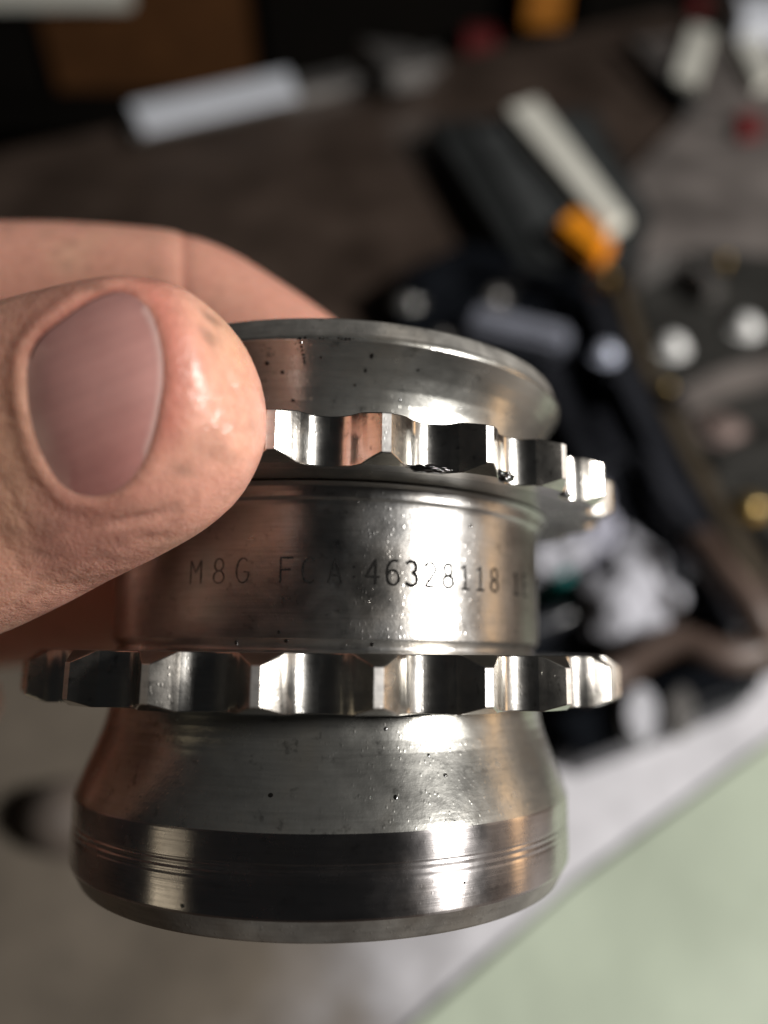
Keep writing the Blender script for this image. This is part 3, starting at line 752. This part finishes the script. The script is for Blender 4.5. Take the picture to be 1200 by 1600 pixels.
# ---- grey metal sheet, rods, at the upper right
block('grey_plate_and_sheen', [(990, 62), (1180, 35), (1330, 240), (1290, 500), (985, 425), (955, 300), (1075, 185)], 0.0005, 0.006, M_SHEET, 'dull grey sheet metal plate, widened to imitate the sheen on the bench', 'plate')  # near part widened over the bench to imitate its pale sheen
tube('black_rod', [B(985, 68, .012), B(1030, 115, .012), B(1085, 165, .012)], 0.006, M_CHAR); props(bpy.data.objects['black_rod'], 'short black rod beside the short cream strip', 'rod')
block('short_cream_strip', [(1062, 128), (1112, 136), (1150, 40), (1102, 32)][::1] and [(1050, 120), (1092, 132), (1118, 46), (1078, 38)], 0.0065, 0.014, M_CREAM, 'short cream strip lying upright on the grey plate behind the black rod', 'strip')
block('cream_tag', [(1150, 60), (1195, 55), (1215, 120), (1185, 130)], 0.0065, 0.016, M_CREAM, 'cream tag lying at the right edge beyond the short cream strip', 'tag')
block('white_cup', [(1150, -10), (1230, -10), (1235, 32), (1160, 28)], 0.0065, 0.03, M_WHITE, 'bright white plastic block in the far right corner of the bench', 'block')
block('red_clip', [(1150, 175), (1190, 172), (1195, 208), (1155, 212)], 0.0065, 0.012, M_RED, 'small dull red clip on the grey plate by the right edge', 'clip')
block('red_block', [(1075, -6), (1110, -6), (1105, 16), (1080, 16)], 0.0065, 0.012, M_RED, 'small red block at the far top edge left of the white block', 'block')
# ---- far shelf with boxes, beyond the bench
def upbox(name, px0, px1, pyb, pyt, dist, depth, mat, label, cat):
    """upright box standing on the far shelf at a given distance"""
    def at(px, py):
        r = ray(px, py); return CAM + r*(dist/r.y)
    a, c = at(px0, pyb), at(px1, pyb); top = at((px0+px1)/2, pyt).z
    pts = [Vector((a.x, a.y, 0)), Vector((c.x, c.y, 0)), Vector((c.x, c.y+depth, 0)), Vector((a.x, a.y+depth, 0))]
    o = prism(name, pts, a.z, top, mat, None, 0.003); props(o, label, cat); return o
FAR = 1.35
sh = at0 = None
r_ = ray(400, 140); zsh = (CAM + r_*(FAR/r_.y)).z
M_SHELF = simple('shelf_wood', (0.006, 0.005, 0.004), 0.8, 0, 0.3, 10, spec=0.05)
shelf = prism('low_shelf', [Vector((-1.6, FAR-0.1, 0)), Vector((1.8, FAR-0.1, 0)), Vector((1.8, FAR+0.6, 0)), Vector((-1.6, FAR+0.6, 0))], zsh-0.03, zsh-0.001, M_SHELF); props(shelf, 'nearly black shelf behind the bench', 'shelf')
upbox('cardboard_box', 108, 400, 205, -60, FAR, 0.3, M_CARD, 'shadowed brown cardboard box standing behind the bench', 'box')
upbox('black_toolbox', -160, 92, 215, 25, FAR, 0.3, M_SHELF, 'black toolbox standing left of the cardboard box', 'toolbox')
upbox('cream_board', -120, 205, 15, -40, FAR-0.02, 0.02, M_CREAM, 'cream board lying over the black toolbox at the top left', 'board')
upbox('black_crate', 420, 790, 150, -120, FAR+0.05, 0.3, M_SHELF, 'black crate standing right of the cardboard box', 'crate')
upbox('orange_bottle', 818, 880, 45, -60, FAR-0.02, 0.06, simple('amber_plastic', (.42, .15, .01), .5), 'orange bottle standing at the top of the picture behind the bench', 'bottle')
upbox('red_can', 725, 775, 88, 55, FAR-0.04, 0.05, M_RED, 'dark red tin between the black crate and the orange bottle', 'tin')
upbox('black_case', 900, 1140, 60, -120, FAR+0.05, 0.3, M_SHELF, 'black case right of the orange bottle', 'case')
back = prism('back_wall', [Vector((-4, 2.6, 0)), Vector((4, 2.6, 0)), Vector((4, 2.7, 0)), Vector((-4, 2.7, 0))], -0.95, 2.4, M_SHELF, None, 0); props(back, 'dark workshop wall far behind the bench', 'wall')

# ---- big glossy black cover with bolts
cov = empty('black_cover', B(950, 800, 0)); props(cov, 'large glossy black plastic engine cover lying right of the sprocket', 'cover')
OUT = [(612, 432), (720, 375), (840, 398), (945, 440), (1010, 600), (1100, 790), (1200, 1000), (1195, 1075), (1040, 1130), (870, 1195), (700, 1180), (660, 900), (640, 640)]
rel(block('base_plate', OUT, 0.010, 0.018, M_BLACK, bev=0.003), cov)
def wallstrip(px_list, z0, z1, wid, mat, name):
    pts = [B(x, y, z1) for x, y in px_list]
    bm = bmesh.new(); n = len(pts); ring_ = []
    for i, p in enumerate(pts):
        d = (pts[min(n-1, i+1)]-pts[max(0, i-1)]).normalized(); s = Vector((-d.y, d.x, 0))*wid/2
        ring_.append([bm.verts.new((p+s).to_3d()*1.0), bm.verts.new(p-s), bm.verts.new(Vector((p.x-s.x, p.y-s.y, z0))), bm.verts.new(Vector((p.x+s.x, p.y+s.y, z0)))])
    for a, b in zip(ring_[:-1], ring_[1:]):
        for k in range(4): bm.faces.new((a[k], a[(k+1) % 4], b[(k+1) % 4], b[k]))
    bm.faces.new(ring_[0]); bm.faces.new(ring_[-1][::-1])
    bmesh.ops.bevel(bm, geom=bm.edges[:], offset=wid*.18, segments=2, affect='EDGES', clamp_overlap=True)
    return bm_obj(name, bm, mat, None, True, 40)
rel(wallstrip([(930, 455), (985, 600), (1075, 790), (1165, 985)], 0.018, 0.034, 0.014, M_RIB, 'rim'), cov)
rel(wallstrip([(640, 445), (720, 405), (840, 425), (915, 450)], 0.018, 0.03, 0.012, M_BLACK, 'rim'), cov)
rel(wallstrip([(1165, 1040), (1030, 1095), (875, 1150)], 0.018, 0.036, 0.016, M_BLACK, 'rim'), cov)
rel(wallstrip([(850, 560), (905, 680), (985, 820)], 0.018, 0.03, 0.012, M_RIB, 'rib'), cov)
rel(wallstrip([(930, 640), (1010, 800), (1080, 900)], 0.018, 0.032, 0.010, M_RIB, 'rib'), cov)
rel(wallstrip([(735, 485), (890, 522)], 0.018, 0.032, 0.018, simple('scuffed_plastic', (0.20, 0.21, 0.25), 0.5), 'grey_tab'), cov)
for (x, y, rr, mt) in ((640, 455, .007, M_BOLT), (775, 455, .006, M_GREY)):
    b_ = B(x, y, .024); rel(dome('bolt', (b_.x, b_.y, .0185), rr, .006, mt), cov)
b_ = B(950, 536, .041); rel(dome('bolt', (b_.x, b_.y, .0345), .0055, .005, simple('pale_bolt', (.60, .64, .76), .4, .3)), cov)
for (x, y, rx_, ry_, mt) in ((1002, 1112, 27, 43, simple('pale_plug', (.50, .50, .53), .5)), (1066, 1108, 22, 38, M_GREY)):
    rel(block('boss', [(x+rx_*math.cos(2*math.pi*k/18), y+ry_*math.sin(2*math.pi*k/18)) for k in range(18)][::-1], 0.0365, 0.042, mt, bev=0.0025), cov)

tube('black_cable', [B(720, 1010, .022), B(820, 985, .022), B(905, 940, .022), B(880, 830, .022), B(930, 745, .026), B(1000, 720, .034), B(1045, 800, .037), B(1110, 850, .039)], 0.0042, M_RIB); props(bpy.data.objects['black_cable'], 'thin black cable looping over the black cover past the white wad', 'cable')
for k, (x, y) in enumerate(((865, 600), (900, 700), (1010, 985), (800, 440), (690, 520))):
    b_ = B(x, y, .022); rel(dome('rivet', (b_.x, b_.y, .0185), .0035, .003, M_GREY), cov)
# ---- cast bracket beyond it, right edge
brk = empty('cast_bracket', B(1120, 600, 0)); props(brk, 'dark cast metal bracket with bright round bolts right of the black cover', 'bracket')
rel(block('plate', [(975, 425), (1085, 385), (1260, 400), (1330, 760), (1215, 880), (1120, 770), (1030, 590)], 0.0005, 0.016, M_CAST, bev=0.003), brk)
rel(wallstrip([(965, 425), (1000, 540), (1060, 670), (1130, 800), (1190, 900)], 0.016, 0.021, 0.010, M_RUST, 'gasket_edge'), brk)
rel(wallstrip([(985, 430), (1010, 410), (1055, 400), (1100, 420), (1120, 450)], 0.016, 0.028, 0.012, M_GREY, 'arched_rib'), brk)
rel(wallstrip([(1060, 620), (1130, 585), (1230, 560)], 0.016, 0.028, 0.013, M_SHEET, 'cross_rib'), brk)
for (x, y, rr) in ((1053, 530, .0062), (1168, 500, .0062)):
    b_ = B(x, y, .022); rel(dome('bolt', (b_.x, b_.y, .0165), rr*1.12, .007, M_PLUG), brk)
b_ = B(1132, 662, .02); rel(dome('copper_plug', (b_.x, b_.y, .0165), .009, .004, simple('dull_copper', (.17, .125, .11), .55, .3)), brk)
rel(wallstrip([(1110, 720), (1190, 690), (1260, 660)], 0.016, 0.024, 0.011, M_CAST, 'cross_rib'), brk)
for (x, y, rr) in ((1174, 785, .0060), (1042, 604, .003), (1132, 405, .003), (950, 432, .0028)):
    b_ = B(x, y, .024); rel(dome('brass_plug', (b_.x, b_.y, .0215), rr, .005, M_BRASS), brk)

# ---- crumpled paper, cap and hose lying on the cover
def crumple(name, c, sx, sy, sz, seed, mat, label, cat):
    bm = bmesh.new(); bmesh.ops.create_icosphere(bm, subdivisions=4, radius=1)
    P = np.array([v.co[:] for v in bm.verts]); a = nz(P, 3.2, seed); b2 = np.abs(nz(P, 6.5, seed+1)); c2 = np.abs(nz(P, 13, seed+2))
    for i, v in enumerate(bm.verts):
        k = 1+0.22*a[i]-0.22*b2[i]+0.10*c2[i]
        v.co = Vector((v.co.x*sx*k, v.co.y*sy*k, max(-0.4, v.co.z)*sz*k+sz*0.42)) + c
    o = bm_obj(name, bm, mat, None, True, 25); props(o, label, cat); return o
M_TOWEL = simple('paper_towel', (0.44, 0.44, 0.48), 0.8, 0, 0.06, 60, 0.5, 200)
c = B(990, 905, .03); c.z = .0185; crumple('paper_wad', c, .0235, .029, .015, 3, M_TOWEL, 'crumpled white paper wad lying on the black cover', 'paper wad')
c = B(872, 850, .03); c.z = .0185; crumple('paper_scrap', c, .016, .018, .010, 8, M_TOWEL, 'small white paper scrap on the black cover touching the sprocket edge', 'paper scrap')
c = B(905, 790, .03); c.z = .0185; crumple('cloth_scrap', c, .014, .024, .010, 12, simple('grey_cloth', (.34, .34, .40), .85), 'lavender grey cloth scrap above the white paper wad', 'cloth scrap')
b_ = B(884, 893, .03); o = dome('teal_cap', (b_.x, b_.y, .0190), .0055, .010, M_TEAL); props(o, 'small teal plastic cap below the white paper scrap', 'cap')
tube('brown_hose', [B(900, 1085, .028), B(965, 1050, .029), B(1005, 1020, .033), B(1060, 1002, .036), B(1130, 1026, .036), B(1185, 1010, .036), B(1180, 960, .045), B(1125, 890, .047), B(1090, 845, .045)], 0.0058, M_BROWN); props(bpy.data.objects['brown_hose'], 'bent brown rubber hose curling over the lower right of the black cover', 'hose')
b_ = B(88, 1268, .012); o = dome('dark_dome', (b_.x, b_.y, .0045), .0115, .014, simple("dull_brown", (.075, .058, .046), .85)); props(o, 'dark brown round object of unknown kind lying on the paper left of the sprocket', 'stopper')  # low dark brown dome for a dark oval of unknown kind

scene.frame_set(1)
